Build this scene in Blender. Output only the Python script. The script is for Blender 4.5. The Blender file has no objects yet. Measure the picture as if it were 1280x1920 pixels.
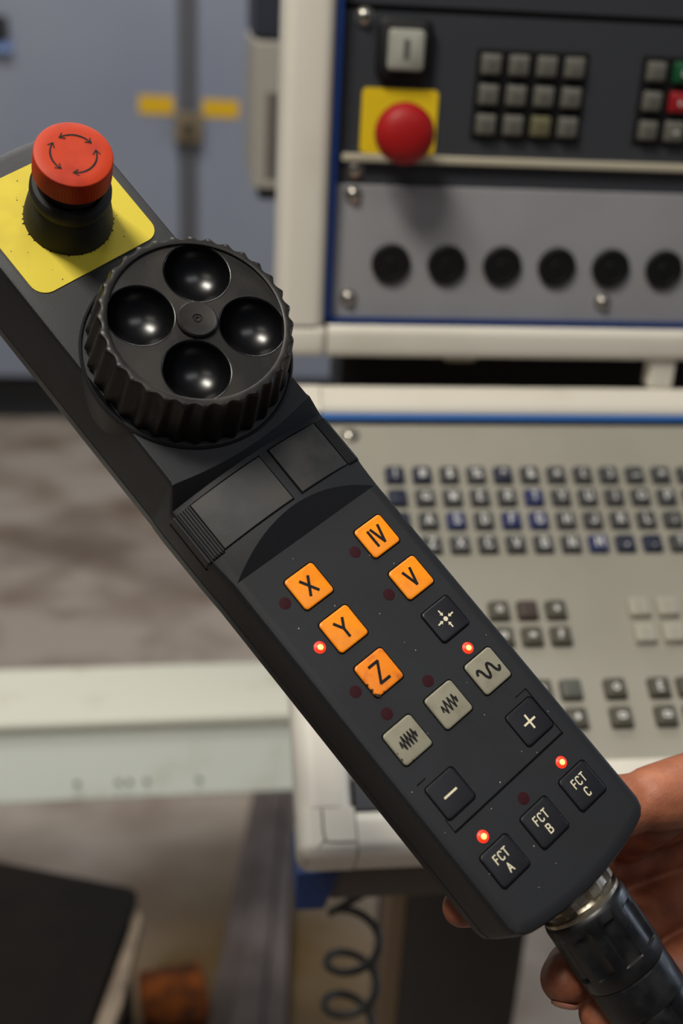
import bpy, bmesh, math, random
from mathutils import Vector, Matrix
from mathutils.geometry import delaunay_2d_cdt
random.seed(7)
sc = bpy.context.scene
COL = sc.collection
PI = math.pi
MM = 0.001

# ------------------------------------------------------------------ camera
CAM_H = 1.45
W = ((0.9921473728, -0.0046973407, 0.1249861017), (-0.1155671355, -0.4165818533, 0.9017226828), (0.0478312432, -0.9090860765, -0.4138534495))
cam_d = bpy.data.cameras.new('camera'); cam = bpy.data.objects.new('camera', cam_d); COL.objects.link(cam)
cam_d.sensor_fit = 'VERTICAL'; cam_d.sensor_height = 36.0; cam_d.lens = 36.0 * 2200 / 1920
cam_d.clip_start = 0.02
m = Matrix.Identity(4)
for i in range(3):
    m[i][0] = W[i][0]; m[i][1] = -W[i][1]; m[i][2] = -W[i][2]
m[2][3] = CAM_H
cam.matrix_world = m
cam_d.dof.use_dof = True; cam_d.dof.focus_distance = 0.405; cam_d.dof.aperture_fstop = 7.0
sc.camera = cam

# ------------------------------------------------------------------ world, lamps, exposure
sc.view_settings.view_transform = 'Standard'; sc.view_settings.look = 'None'
sc.view_settings.gamma = 1.0; sc.view_settings.use_curve_mapping = False
sc.view_settings.exposure = 0.0
wd = bpy.data.worlds.new('hall_ambience'); sc.world = wd; wd.use_nodes = True
wd.node_tree.nodes['Background'].inputs[0].default_value = (0.80, 0.86, 1.0, 1)
wd.node_tree.nodes['Background'].inputs[1].default_value = 0.06


def area(name, loc, target, sx, sy, energy, col):
    d = bpy.data.lights.new(name, 'AREA'); d.shape = 'RECTANGLE'; d.size = sx; d.size_y = sy
    d.energy = energy; d.color = col
    o = bpy.data.objects.new(name, d); COL.objects.link(o); o.location = loc
    o.rotation_euler = (Vector(target) - Vector(loc)).to_track_quat('-Z', 'Y').to_euler()
    return o


area('machine_lamp', (-0.55, 0.0, 2.78), (0.02, 0.5, 1.1), 0.6, 0.3, 30, (1.0, 0.95, 0.85))
area('ceiling_lamp_far', (-0.4, 2.0, 3.8), (-0.2, 2.8, 0), 2.4, 0.5, 74, (0.98, 0.96, 0.93))
area('sheen_fill_right', (0.95, -1.35, 3.7), (0.1, 0.4, 1.2), 1.6, 0.6, 10, (0.96, 0.97, 1.0))  # unseen fill added for sheen on the pendant face and pads
area('window_daylight', (3.6, 1.5, 1.95), (0.2, 0.5, 1.2), 1.3, 0.9, 30, (0.66, 0.80, 1.0))
area('ceiling_lamp_rear', (-1.6, -2.2, 3.8), (0, 1.6, 0.8), 1.6, 0.4, 8, (1.0, 0.95, 0.86))


# ------------------------------------------------------------------ materials
def lin(c):
    return tuple(((v / 255) / 12.92 if v / 255 <= 0.04045 else ((v / 255 + 0.055) / 1.055) ** 2.4) for v in c[:3]) + (1,)


MATS = {}


def mat(name, col, rough=0.5, metal=0.0, spec=0.5, var=None, vscale=20, vlo=0.4, vhi=0.7, bump=0.0, bscale=400, detail=4, coat=0.0, emit=None, estr=0.0, trans=0.0, rvar=0.0, sub=0.0):
    if name in MATS:
        return MATS[name]
    mt = bpy.data.materials.new(name); mt.use_nodes = True
    nt = mt.node_tree; b = nt.nodes['Principled BSDF']
    b.inputs['Base Color'].default_value = lin(col)
    b.inputs['Roughness'].default_value = rough; b.inputs['Metallic'].default_value = metal
    b.inputs['Specular IOR Level'].default_value = spec
    b.inputs['Coat Weight'].default_value = coat
    b.inputs['Transmission Weight'].default_value = trans
    if sub:
        b.inputs['Subsurface Weight'].default_value = sub
        b.inputs['Subsurface Radius'].default_value = (0.004, 0.0015, 0.0008)
        b.inputs['Subsurface Scale'].default_value = 1.0
    if emit:
        b.inputs['Emission Color'].default_value = lin(emit); b.inputs['Emission Strength'].default_value = estr
    if var or bump or rvar:
        tc = nt.nodes.new('ShaderNodeTexCoord')
    if var or rvar:
        nz = nt.nodes.new('ShaderNodeTexNoise'); nz.inputs['Scale'].default_value = vscale; nz.inputs['Detail'].default_value = detail
        nt.links.new(tc.outputs['Object'], nz.inputs['Vector'])
        rp = nt.nodes.new('ShaderNodeMapRange'); rp.inputs[1].default_value = vlo; rp.inputs[2].default_value = vhi
        nt.links.new(nz.outputs['Fac'], rp.inputs[0])
        if var:
            mx = nt.nodes.new('ShaderNodeMix'); mx.data_type = 'RGBA'
            mx.inputs[6].default_value = lin(col); mx.inputs[7].default_value = lin(var)
            nt.links.new(rp.outputs[0], mx.inputs[0]); nt.links.new(mx.outputs[2], b.inputs['Base Color'])
        if rvar:
            ma = nt.nodes.new('ShaderNodeMath'); ma.operation = 'MULTIPLY_ADD'
            ma.inputs[1].default_value = rvar; ma.inputs[2].default_value = rough
            nt.links.new(rp.outputs[0], ma.inputs[0]); nt.links.new(ma.outputs[0], b.inputs['Roughness'])
    if bump:
        n2 = nt.nodes.new('ShaderNodeTexNoise'); n2.inputs['Scale'].default_value = bscale; n2.inputs['Detail'].default_value = 3
        nt.links.new(tc.outputs['Object'], n2.inputs['Vector'])
        bp = nt.nodes.new('ShaderNodeBump'); bp.inputs['Strength'].default_value = bump; bp.inputs['Distance'].default_value = 0.0004
        nt.links.new(n2.outputs['Fac'], bp.inputs['Height']); nt.links.new(bp.outputs[0], b.inputs['Normal'])
    MATS[name] = mt
    return mt


M_BODY = mat('black_abs', (31, 32, 35), 0.42, spec=0.36, var=(27, 27, 28), vscale=35, vlo=0.45, vhi=0.75, bump=0.12, bscale=2500, rvar=0.08)
M_WHEEL = mat('black_bakelite', (20, 18, 15), 0.40, spec=0.36, var=(36, 29, 23), vscale=60, vlo=0.45, vhi=0.8, bump=0.05, bscale=900, rvar=0.15)
M_CUP = mat('polished_black', (10, 10, 12), 0.27, spec=0.5, bump=0.02, bscale=400)
M_PAD = mat('label_pad_plastic', (42, 43, 43), 0.36, spec=0.5, var=(54, 51, 48), vscale=55, vlo=0.42, vhi=0.7, rvar=0.2, bump=0.04, bscale=1800)
M_GAP = mat('deep_gap', (5, 5, 6), 0.9, spec=0.1)
M_RUBBER = mat('boot_rubber', (27, 27, 26), 0.65, spec=0.3, var=(44, 43, 40), vscale=90, bump=0.15, bscale=1200)
M_YELLOW = mat('yellow_plate', (206, 186, 52), 0.55, spec=0.3, var=(178, 156, 44), vscale=45, vlo=0.52, vhi=0.85)
M_RED = mat('red_cap', (182, 52, 14), 0.5, spec=0.22, var=(146, 26, 8), vscale=70, vlo=0.5, vhi=0.8, rvar=0.1)
M_INK = mat('black_ink', (22, 20, 20), 0.6, spec=0.2)
M_ORANGE = mat('orange_key', (246, 143, 8), 0.38, spec=0.4, var=(232, 126, 8), vscale=160, vlo=0.5, vhi=0.75)
M_ORANGE_WORN = mat('orange_key_worn', (236, 130, 12), 0.42, spec=0.4, var=(188, 92, 28), vscale=210, vlo=0.52, vhi=0.72)
M_GREYKEY = mat('grey_key', (134, 130, 112), 0.45, spec=0.4, var=(118, 113, 96), vscale=170, vlo=0.5, vhi=0.8)
M_BLACKKEY = mat('black_key', (15, 15, 21), 0.42, spec=0.4, bump=0.05, bscale=1500)
M_LEGEND = mat('cream_print', (222, 212, 182), 0.6, spec=0.2)
M_LED_OFF = mat('led_off', (48, 15, 22), 0.6, spec=0.15)
M_LED_ON = mat('led_on', (255, 40, 20), 0.4, emit=(255, 34, 10), estr=2.2)
M_LED_CORE = mat('led_core', (255, 190, 120), 0.4, emit=(255, 132, 66), estr=3.6)
M_CHROME = mat('worn_nickel', (178, 168, 150), 0.35, metal=0.9, var=(110, 98, 84), vscale=140, vlo=0.4, vhi=0.65, rvar=0.2)
M_CONN = mat('connector_black', (12, 12, 14), 0.34, spec=0.5, var=(22, 21, 21), vscale=120, rvar=0.2, bump=0.05, bscale=700)
M_CABLE = mat('cable_black', (15, 15, 16), 0.55, spec=0.4)
M_CREAM = mat('cream_paint', (222, 216, 203), 0.42, spec=0.4, var=(200, 193, 178), vscale=9, vlo=0.5, vhi=0.85, rvar=0.1)
M_BLUE = mat('blue_trim', (14, 44, 100), 0.45, spec=0.4)
M_DARKPANEL = mat('anthracite_panel', (55, 57, 62), 0.45, spec=0.4, bump=0.04, bscale=1500)
M_GREYPANEL = mat('grey_panel', (150, 150, 154), 0.5, spec=0.4, var=(142, 141, 143), vscale=12)
M_KBPANEL = mat('keyboard_panel', (158, 154, 142), 0.5, spec=0.4, var=(150, 146, 134), vscale=10)
M_RAIL = mat('aluminium_rail_sheen', (176, 168, 148), 0.4)  # matte cream colour stands in for the metal's bright reflection
M_SCREW = mat('zinc_screw', (205, 200, 190), 0.22, metal=0.95)
M_PKEY = mat('panel_key_grey', (96, 95, 88), 0.5, spec=0.35)
M_PKEY_Y = mat('panel_key_olive', (100, 96, 70), 0.5, spec=0.35)
M_PKEY_G = mat('panel_key_green', (10, 74, 44), 0.45)
M_PKEY_R = mat('panel_key_red', (140, 18, 24), 0.45)
M_BLACKP = mat('black_plastic', (16, 16, 17), 0.5, spec=0.35)
M_WHITEKEY = mat('ivory_key', (150, 150, 140), 0.45)
M_KKEY = mat('kb_key_grey', (66, 66, 66), 0.5, spec=0.4)
M_KKEY_B = mat('kb_key_blue', (40, 48, 92), 0.5, spec=0.4)
M_KKEY_N = mat('kb_key_navy', (40, 43, 62), 0.5, spec=0.4)
M_KKEY_BR = mat('kb_key_brown', (72, 60, 54), 0.5, spec=0.4)
M_KKEY_O = mat('kb_key_olive', (78, 74, 62), 0.5, spec=0.4)
M_KKEY_L = mat('kb_key_light', (166, 162, 148), 0.5, spec=0.4)
M_KPRINT = mat('kb_print', (226, 224, 220), 0.6, spec=0.2)
M_DOOR = mat('door_grey', (134, 140, 155), 0.45, spec=0.4, var=(148, 152, 162), vscale=1.3, vlo=0.35, vhi=0.7)
M_DOORGAP = mat('door_profile', (92, 92, 96), 0.6)
M_TAPE = mat('yellow_tape', (226, 178, 16), 0.5)
M_BROWN = mat('brown_latch', (128, 112, 84), 0.6, var=(98, 84, 62), vscale=40)
M_DARK = mat('dark_plinth', (34, 34, 36), 0.7)
M_VENT = mat('vent_box', (172, 166, 156), 0.5)
M_BEAM = mat('beam_white', (204, 202, 186), 0.5, var=(176, 172, 148), vscale=14, vlo=0.55, vhi=0.85)
M_BEAMSIDE = mat('beam_grey_white', (206, 210, 200), 0.5, var=(186, 188, 172), vscale=16, vlo=0.58, vhi=0.8)
M_BIN = mat('dark_steel', (17, 15, 14), 0.85, spec=0.15, var=(27, 20, 16), vscale=9)
M_BINRIM = mat('worn_rim', (128, 112, 94), 0.55, var=(96, 82, 68), vscale=40)
M_RUST = mat('rusty_orange', (120, 60, 12), 0.8, spec=0.2, var=(52, 28, 14), vscale=28, vlo=0.4, vhi=0.62)
M_RAILB = mat('brown_rail', (92, 82, 80), 0.55, var=(70, 60, 56), vscale=12)
M_COIL = mat('coil_black', (30, 28, 25), 0.5)
M_PED = mat('pedestal_dark', (50, 46, 44), 0.6, var=(58, 50, 44), vscale=14)
M_PEDEDGE = mat('pedestal_edge', (112, 92, 70), 0.6)
M_NAIL = mat('nail', (176, 120, 98), 0.3, spec=0.5, sub=0.1)
M_SEAM = mat('seam_line', (60, 58, 54), 0.5)
M_WALL = mat('hall_wall', (150, 152, 156), 0.8)
M_DIRT = mat('dirt_speck', (206, 200, 178), 0.8)
M_GRIME = mat('grime_chip', (40, 26, 16), 0.8)


def skin_material():
    mt = bpy.data.materials.new('skin'); mt.use_nodes = True
    nt = mt.node_tree; b = nt.nodes['Principled BSDF']
    b.inputs['Roughness'].default_value = 0.5; b.inputs['Specular IOR Level'].default_value = 0.4
    b.inputs['Subsurface Weight'].default_value = 0.12; b.inputs['Subsurface Radius'].default_value = (0.004, 0.0015, 0.0008)
    b.inputs['Subsurface Scale'].default_value = 1.0
    tc = nt.nodes.new('ShaderNodeTexCoord')
    nz = nt.nodes.new('ShaderNodeTexNoise'); nz.inputs['Scale'].default_value = 70; nz.inputs['Detail'].default_value = 5
    nt.links.new(tc.outputs['Object'], nz.inputs['Vector'])
    rp = nt.nodes.new('ShaderNodeValToRGB')
    rp.color_ramp.elements[0].position = 0.3; rp.color_ramp.elements[0].color = lin((126, 70, 48))
    rp.color_ramp.elements[1].position = 0.7; rp.color_ramp.elements[1].color = lin((172, 108, 78))
    nt.links.new(nz.outputs['Fac'], rp.inputs[0]); nt.links.new(rp.outputs[0], b.inputs['Base Color'])
    wv = nt.nodes.new('ShaderNodeTexVoronoi'); wv.inputs['Scale'].default_value = 900
    nt.links.new(tc.outputs['Object'], wv.inputs['Vector'])
    bp = nt.nodes.new('ShaderNodeBump'); bp.inputs['Strength'].default_value = 0.25; bp.inputs['Distance'].default_value = 0.0003
    nt.links.new(wv.outputs['Distance'], bp.inputs['Height']); nt.links.new(bp.outputs[0], b.inputs['Normal'])
    return mt


def floor_material():
    mt = bpy.data.materials.new('oily_concrete'); mt.use_nodes = True
    nt = mt.node_tree; b = nt.nodes['Principled BSDF']; b.inputs['Roughness'].default_value = 0.55
    tc = nt.nodes.new('ShaderNodeTexCoord')
    mp = nt.nodes.new('ShaderNodeMapping'); mp.inputs['Scale'].default_value = (0.8, 1.1, 1)
    nt.links.new(tc.outputs['Object'], mp.inputs['Vector'])
    n1 = nt.nodes.new('ShaderNodeTexNoise'); n1.inputs['Scale'].default_value = 5.0; n1.inputs['Detail'].default_value = 6
    n2 = nt.nodes.new('ShaderNodeTexNoise'); n2.inputs['Scale'].default_value = 2.1; n2.inputs['Detail'].default_value = 3
    for n in (n1, n2):
        nt.links.new(mp.outputs[0], n.inputs['Vector'])
    r1 = nt.nodes.new('ShaderNodeValToRGB')
    r1.color_ramp.elements[0].position = 0.30; r1.color_ramp.elements[0].color = lin((116, 98, 82))
    r1.color_ramp.elements[1].position = 0.56; r1.color_ramp.elements[1].color = lin((160, 148, 136))
    nt.links.new(n1.outputs['Fac'], r1.inputs[0])
    # a yellow-brown oil stain in front of the machine bed
    sx = nt.nodes.new('ShaderNodeVectorMath'); sx.operation = 'DISTANCE'; sx.inputs[1].default_value = (0.08, 1.36, 0)
    nt.links.new(tc.outputs['Object'], sx.inputs[0])
    rg = nt.nodes.new('ShaderNodeMapRange'); rg.inputs[1].default_value = 0.46; rg.inputs[2].default_value = 0.14
    nt.links.new(sx.outputs['Value'], rg.inputs[0])
    ml = nt.nodes.new('ShaderNodeMath'); ml.operation = 'MULTIPLY'
    ad = nt.nodes.new('ShaderNodeMath'); ad.operation = 'ADD'; ad.inputs[1].default_value = 0.45
    nt.links.new(n1.outputs['Fac'], ad.inputs[0]); nt.links.new(rg.outputs[0], ml.inputs[0]); nt.links.new(ad.outputs[0], ml.inputs[1])
    mx = nt.nodes.new('ShaderNodeMix'); mx.data_type = 'RGBA'; mx.inputs[7].default_value = lin((80, 58, 10))
    nt.links.new(ml.outputs[0], mx.inputs[0]); nt.links.new(r1.outputs[0], mx.inputs[6])
    r2 = nt.nodes.new('ShaderNodeMapRange'); r2.inputs[1].default_value = 0.5; r2.inputs[2].default_value = 0.68; r2.inputs[4].default_value = 0.8
    nt.links.new(n2.outputs['Fac'], r2.inputs[0])
    m2 = nt.nodes.new('ShaderNodeMix'); m2.data_type = 'RGBA'; m2.inputs[7].default_value = lin((96, 80, 68))
    nt.links.new(r2.outputs[0], m2.inputs[0]); nt.links.new(mx.outputs[2], m2.inputs[6])
    nt.links.new(m2.outputs[2], b.inputs['Base Color'])
    return mt


# ------------------------------------------------------------------ mesh helpers (millimetres in, metres out)
class MB:
    def __init__(self):
        self.v = []; self.f = []

    def add(self, vs, fs):
        o = len(self.v); self.v += [tuple(p) for p in vs]; self.f += [tuple(i + o for i in f) for f in fs]
        return self

    def box(self, x0, x1, y0, y1, z0, z1):
        return self.add([(x0, y0, z0), (x1, y0, z0), (x1, y1, z0), (x0, y1, z0), (x0, y0, z1), (x1, y0, z1), (x1, y1, z1), (x0, y1, z1)],
                        [(3, 2, 1, 0), (4, 5, 6, 7), (0, 1, 5, 4), (1, 2, 6, 5), (2, 3, 7, 6), (3, 0, 4, 7)])

    def rings(self, rings, close=True, cap0=True, cap1=True):
        n = len(rings[0]); o = len(self.v)
        for r in rings:
            self.v += [tuple(p) for p in r]
        for k in range(len(rings) - 1):
            for i in range(n if close else n - 1):
                j = (i + 1) % n
                self.f.append((o + k * n + i, o + k * n + j, o + (k + 1) * n + j, o + (k + 1) * n + i))
        if cap0:
            self.f.append(tuple(o + i for i in reversed(range(n))))
        if cap1:
            self.f.append(tuple(o + (len(rings) - 1) * n + i for i in range(n)))
        return self

    def prism(self, poly, z0, z1, top=None):
        return self.rings([[(x, y, z0) for x, y in poly], [(x, y, z1) for x, y in (top or poly)]])

    def lathe(self, prof, n=48, c=(0, 0), cap0=True, cap1=True, mod=None):
        rs = []
        for r, z in prof:
            rs.append([(c[0] + (r if mod is None else mod(r, z, 2 * PI * i / n)) * math.cos(2 * PI * i / n),
                        c[1] + (r if mod is None else mod(r, z, 2 * PI * i / n)) * math.sin(2 * PI * i / n), z) for i in range(n)])
        return self.rings(rs, True, cap0, cap1)

    def tube(self, path, rad, n=12):
        rs = []; up = Vector((0, 0, 1)); P = [Vector(p) for p in path]
        prev = None
        for i, p in enumerate(P):
            t = (P[min(i + 1, len(P) - 1)] - P[max(i - 1, 0)]).normalized()
            if prev is None:
                a = t.cross(up if abs(t.z) < 0.9 else Vector((1, 0, 0))).normalized()
            else:
                a = (prev - t * prev.dot(t)).normalized()
            prev = a; b = t.cross(a); r = rad[i] if isinstance(rad, (list, tuple)) else rad
            rs.append([p + a * (r * math.cos(2 * PI * k / n)) + b * (r * math.sin(2 * PI * k / n)) for k in range(n)])
        return self.rings(rs)

    def strokes(self, lines, wd, z, ox=0, oy=0, sx=1, sy=1, th=0.06):
        k = 0
        for ln in lines:
            pts = [Vector((ox + x * sx, oy + y * sy)) for x, y in ln]
            for a, b in zip(pts, pts[1:]):
                d = b - a
                if d.length < 1e-6:
                    continue
                d.normalize(); nn = Vector((-d.y, d.x)) * wd / 2; zz = z + th + 0.004 * (k % 5); k += 1
                e = d * wd * 0.3
                q = [a - e + nn, a - e - nn, b + e - nn, b + e + nn]
                self.prism([(p.x, p.y) for p in reversed(q)], z, zz)
        return self

    def build(self, name, material, parent=None, smooth=None, bevel=0, segs=2, xf=None, scale=MM, bfilter=None):
        me = bpy.data.meshes.new(name)
        vs = self.v if xf is None else [xf @ Vector(p) for p in self.v]
        me.from_pydata([(p[0] * scale, p[1] * scale, p[2] * scale) for p in vs], [], self.f)
        bm = bmesh.new(); bm.from_mesh(me)
        bmesh.ops.remove_doubles(bm, verts=bm.verts, dist=1e-7)
        bmesh.ops.recalc_face_normals(bm, faces=bm.faces)
        if bevel:
            ed = [e for e in bm.edges if len(e.link_faces) == 2 and e.calc_face_angle(0) > math.radians(35) and (bfilter is None or bfilter([c / scale for c in (e.verts[0].co + e.verts[1].co) / 2]))]
            bmesh.ops.bevel(bm, geom=ed, offset=bevel * scale, segments=segs, profile=0.5, affect='EDGES', clamp_overlap=True)
        bm.to_mesh(me); bm.free()
        if smooth is not None:
            me.polygons.foreach_set('use_smooth', [True] * len(me.polygons))
            me.set_sharp_from_angle(angle=math.radians(smooth))
        me.materials.append(material)
        return link(name, me, parent)


def link(name, me, parent=None):
    o = bpy.data.objects.new(name, me); COL.objects.link(o)
    if parent is not None:
        o.parent = parent
    return o


def tag(o, label=None, cat=None, group=None, kind=None):
    for k, v in (('label', label), ('category', cat), ('group', group), ('kind', kind)):
        if v:
            o[k] = v
    return o


def empty(name, matrix):
    o = bpy.data.objects.new(name, None); o.empty_display_size = 0.02; COL.objects.link(o); o.matrix_world = matrix
    return o


def lab(o, text):
    o['label'] = text
    return o


def rrect(x0, x1, y0, y1, r, n=6):
    p = []
    for cx, cy, a0 in ((x1 - r, y1 - r, 0), (x0 + r, y1 - r, 90), (x0 + r, y0 + r, 180), (x1 - r, y0 + r, 270)):
        for k in range(n + 1):
            a = math.radians(a0 + 90 * k / n); p.append((cx + r * math.cos(a), cy + r * math.sin(a)))
    return p


def arc(cx, cy, r, a0, a1, n=10):
    return [(cx + r * math.cos(math.radians(a0 + (a1 - a0) * k / n)), cy + r * math.sin(math.radians(a0 + (a1 - a0) * k / n))) for k in range(n + 1)]


# stroke letters on a unit-high cell, drawn about x = 0, y = 0
G = {
    'A': [[(-.28, -.5), (0, .5), (.28, -.5)], [(-.18, -.16), (.18, -.16)]],
    'B': [[(-.24, -.5), (-.24, .5), (.1, .5), (.22, .4), (.22, .14), (.1, .04), (-.24, .04)], [(.1, .04), (.26, -.1), (.26, -.38), (.12, -.5), (-.24, -.5)]],
    'C': [[(.24, .3), (.14, .48), (-.12, .48), (-.24, .3), (-.24, -.3), (-.12, -.48), (.14, -.48), (.24, -.3)]],
    'D': [[(-.24, -.5), (-.24, .5), (.06, .5), (.24, .28), (.24, -.28), (.06, -.5), (-.24, -.5)]],
    'E': [[(.22, .5), (-.22, .5), (-.22, -.5), (.22, -.5)], [(-.22, .03), (.14, .03)]],
    'F': [[(.22, .5), (-.2, .5), (-.2, -.5)], [(-.2, .03), (.14, .03)]],
    'G': [[(.24, .3), (.12, .5), (-.12, .5), (-.26, .3), (-.26, -.3), (-.12, -.5), (.12, -.5), (.26, -.3), (.26, -.02), (.04, -.02)]],
    'H': [[(-.24, .5), (-.24, -.5)], [(.24, .5), (.24, -.5)], [(-.24, 0), (.24, 0)]],
    'I': [[(0, .5), (0, -.5)]],
    'J': [[(.16, .5), (.16, -.3), (.04, -.5), (-.12, -.5), (-.22, -.32)]],
    'K': [[(-.22, .5), (-.22, -.5)], [(.24, .5), (-.22, -.05)], [(-.06, .12), (.26, -.5)]],
    'L': [[(-.2, .5), (-.2, -.5), (.22, -.5)]],
    'M': [[(-.3, -.5), (-.3, .5), (0, -.1), (.3, .5), (.3, -.5)]],
    'N': [[(-.25, -.5), (-.25, .5), (.25, -.5), (.25, .5)]],
    'O': [arc(0, 0, .34, 0, 360, 14)],
    'P': [[(-.22, -.5), (-.22, .5), (.12, .5), (.24, .36), (.24, .12), (.12, 0), (-.22, 0)]],
    'Q': [arc(0, 0, .34, 0, 360, 14), [(.08, -.14), (.32, -.46)]],
    'R': [[(-.22, -.5), (-.22, .5), (.12, .5), (.24, .36), (.24, .14), (.12, .02), (-.22, .02)], [(.04, .02), (.26, -.5)]],
    'S': [[(.24, .34), (.12, .5), (-.12, .5), (-.24, .36), (-.22, .14), (.2, -.12), (.25, -.34), (.12, -.5), (-.12, -.5), (-.26, -.34)]],
    'T': [[(-.26, .5), (.26, .5)], [(0, .5), (0, -.5)]],
    'U': [[(-.24, .5), (-.24, -.3), (-.1, -.5), (.1, -.5), (.24, -.3), (.24, .5)]],
    'V': [[(-.28, .5), (0, -.5), (.28, .5)]],
    'W': [[(-.36, .5), (-.18, -.5), (0, .3), (.18, -.5), (.36, .5)]],
    'X': [[(-.3, .5), (.3, -.5)], [(.3, .5), (-.3, -.5)]],
    'Y': [[(-.3, .5), (0, 0), (0, -.5)], [(.3, .5), (0, 0)]],
    'Z': [[(-.3, .5), (.3, .5), (-.3, -.5), (.3, -.5)]],
    '!': [[(0, .5), (0, -.15)], [(0, -.4), (0, -.5)]],
    '#': [[(-.12, .45), (-.2, -.45)], [(.2, .45), (.12, -.45)], [(-.32, .16), (.32, .16)], [(-.32, -.16), (.32, -.16)]],
    '$': [[(.24, .3), (-.12, .38), (-.24, .2), (.2, -.14), (.14, -.38), (-.26, -.3)], [(0, .55), (0, -.55)]],
    '%': [[(.3, .5), (-.3, -.5)], arc(-.24, .28, .14, 0, 360, 8), arc(.24, -.28, .14, 0, 360, 8)],
    '^': [[(-.24, 0), (0, .4), (.24, 0)]],
    '&': [[(.3, -.5), (-.2, .25), (-.05, .48), (.14, .3), (-.25, -.2), (-.1, -.48), (.12, -.4), (.3, -.05)]],
    '*': [[(-.24, 0), (.24, 0)], [(-.14, .22), (.14, -.22)], [(.14, .22), (-.14, -.22)]],
    '(': [[(.1, .5), (-.12, .2), (-.12, -.2), (.1, -.5)]],
    ')': [[(-.1, .5), (.12, .2), (.12, -.2), (-.1, -.5)]],
    '_': [[(-.3, -.3), (.3, -.3)]],
    '+': [[(-.3, 0), (.3, 0)], [(0, .3), (0, -.3)]],
    ',': [[(.04, -.2), (-.08, -.5)]],
    '.': [[(-.05, -.4), (.05, -.4)]],
    '?': [[(-.2, .3), (0, .5), (.2, .3), (0, 0), (0, -.15)], [(0, -.4), (0, -.5)]],
    ';': [[(0, .15), (0, .05)], [(.04, -.25), (-.06, -.5)]],
    'o': [arc(0, 0, .3, 0, 360, 14)],
    'r': [[(-.36, -.26), (.36, -.26), (.36, .26), (-.36, .26), (-.36, -.26)]],
    'd': [[(-.3, .1), (0, -.3), (.3, .1)], [(0, -.3), (0, .4)]],
    '=': [[(-.34, .12), (.34, .12)], [(-.34, -.14), (.34, -.14)]],
}


def text(mb, s, h, wd, z, cx=0, cy=0, adv=0.72):
    n = len(s)
    for i, ch in enumerate(s):
        mb.strokes(G[ch], wd, z, cx + (i - (n - 1) / 2) * adv * h, cy, h, h)
    return mb


# ------------------------------------------------------------------ the setting
fl = MB().box(-4000, 4000, -3000, 4600, -60, 0).build('floor', floor_material())
tag(fl, 'worn oil-stained concrete floor of the workshop', kind='structure')
wl = MB().box(-4000, 4000, 4600, 4700, 0, 4200).build('wall_back', M_WALL)
tag(wl, 'grey wall behind the machine cabinet', kind='structure')


# ------------------------------------------------------------------ machine cabinet with double doors (far left)
def machine_cabinet():
    r = empty('machine_cabinet', Matrix.Translation((0, 3.9, 0)))
    tag(r, 'large blue-grey machine cabinet with double doors, left of the cream control panel', 'cabinet')
    MB().box(-1500, 512, 30, 640, 160, 2300).build('cabinet_body', M_DOOR, r, bevel=4)
    MB().box(-1480, 500, 70, 620, 0, 160).build('plinth', M_DARK, r)
    MB().box(-1490, -40, 0, 30, 170, 2290).build('door', M_DOOR, r, bevel=6)
    MB().box(18, 508, 0, 30, 170, 2290).build('door', M_DOOR, r, bevel=6)
    MB().box(-40, 18, 8, 32, 165, 2295).build('door_gap', M_DOORGAP, r)
    MB().box(-24, 2, -10, 10, 170, 2290).build('centre_profile', M_DOORGAP, r, bevel=4)
    MB().box(-164, -56, -3, 0, 1034, 1089).build('tape_strip', M_TAPE, r)
    MB().box(34, 147, -3, 0, 1031, 1084).build('tape_strip', M_TAPE, r)
    k = MB().box(-52, 34, -34, -8, 955, 1046).build('latch', M_BROWN, r, bevel=5)
    MB().lathe([(14, 0), (14, 16), (10, 20)], 20).build('latch_knob', M_DARK, k, smooth=40, xf=Matrix.Translation((-9, -34, 1000)) @ Matrix.Rotation(PI / 2, 4, 'X'))
    h = MB().box(-600, -545, -46, 0, 1235, 1300).build('door_handle', M_DARK, r, bevel=8)
    lab(h, 'dark handle at the upper left')
    MB().box(-596, -536, -30, 0, 1198, 1230).build('handle_plate', mat('pale_blue', (128, 150, 200), 0.4), r, bevel=3)


machine_cabinet()


# ------------------------------------------------------------------ vented box and dark box beside the panel
def vent_box():
    r = empty('vent_box', Matrix.Translation((0, 1.5, 0)))
    tag(r, 'beige ventilated box fixed beyond the left edge of the cream control panel', 'box')
    MB().box(74, 260, 0, 240, 1205, 1378).build('case', M_VENT, r, bevel=4)
    for k in range(15):
        MB().box(90, 104, -3, 1, 1221 + k * 6.8, 1224.2 + k * 6.8).build('vent_slot', mat('vent_shade', (112, 107, 100), .6), r)
    MB().box(84, 250, 20, 230, 1190, 1205).build('base_shadow_strip', M_DARK, r)  # dark strip standing in for the soft shadow under the case
    d = MB().box(74, 262, 4, 200, 1380, 1560).build('upper_box', mat('navy_box', (44, 48, 60), 0.5), None, bevel=5)
    d.location = (0, 1.5, 0)
    d.name = 'dark_control_box'
    tag(d, 'dark navy box standing on top of the beige vented box', 'box')


vent_box()


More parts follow.
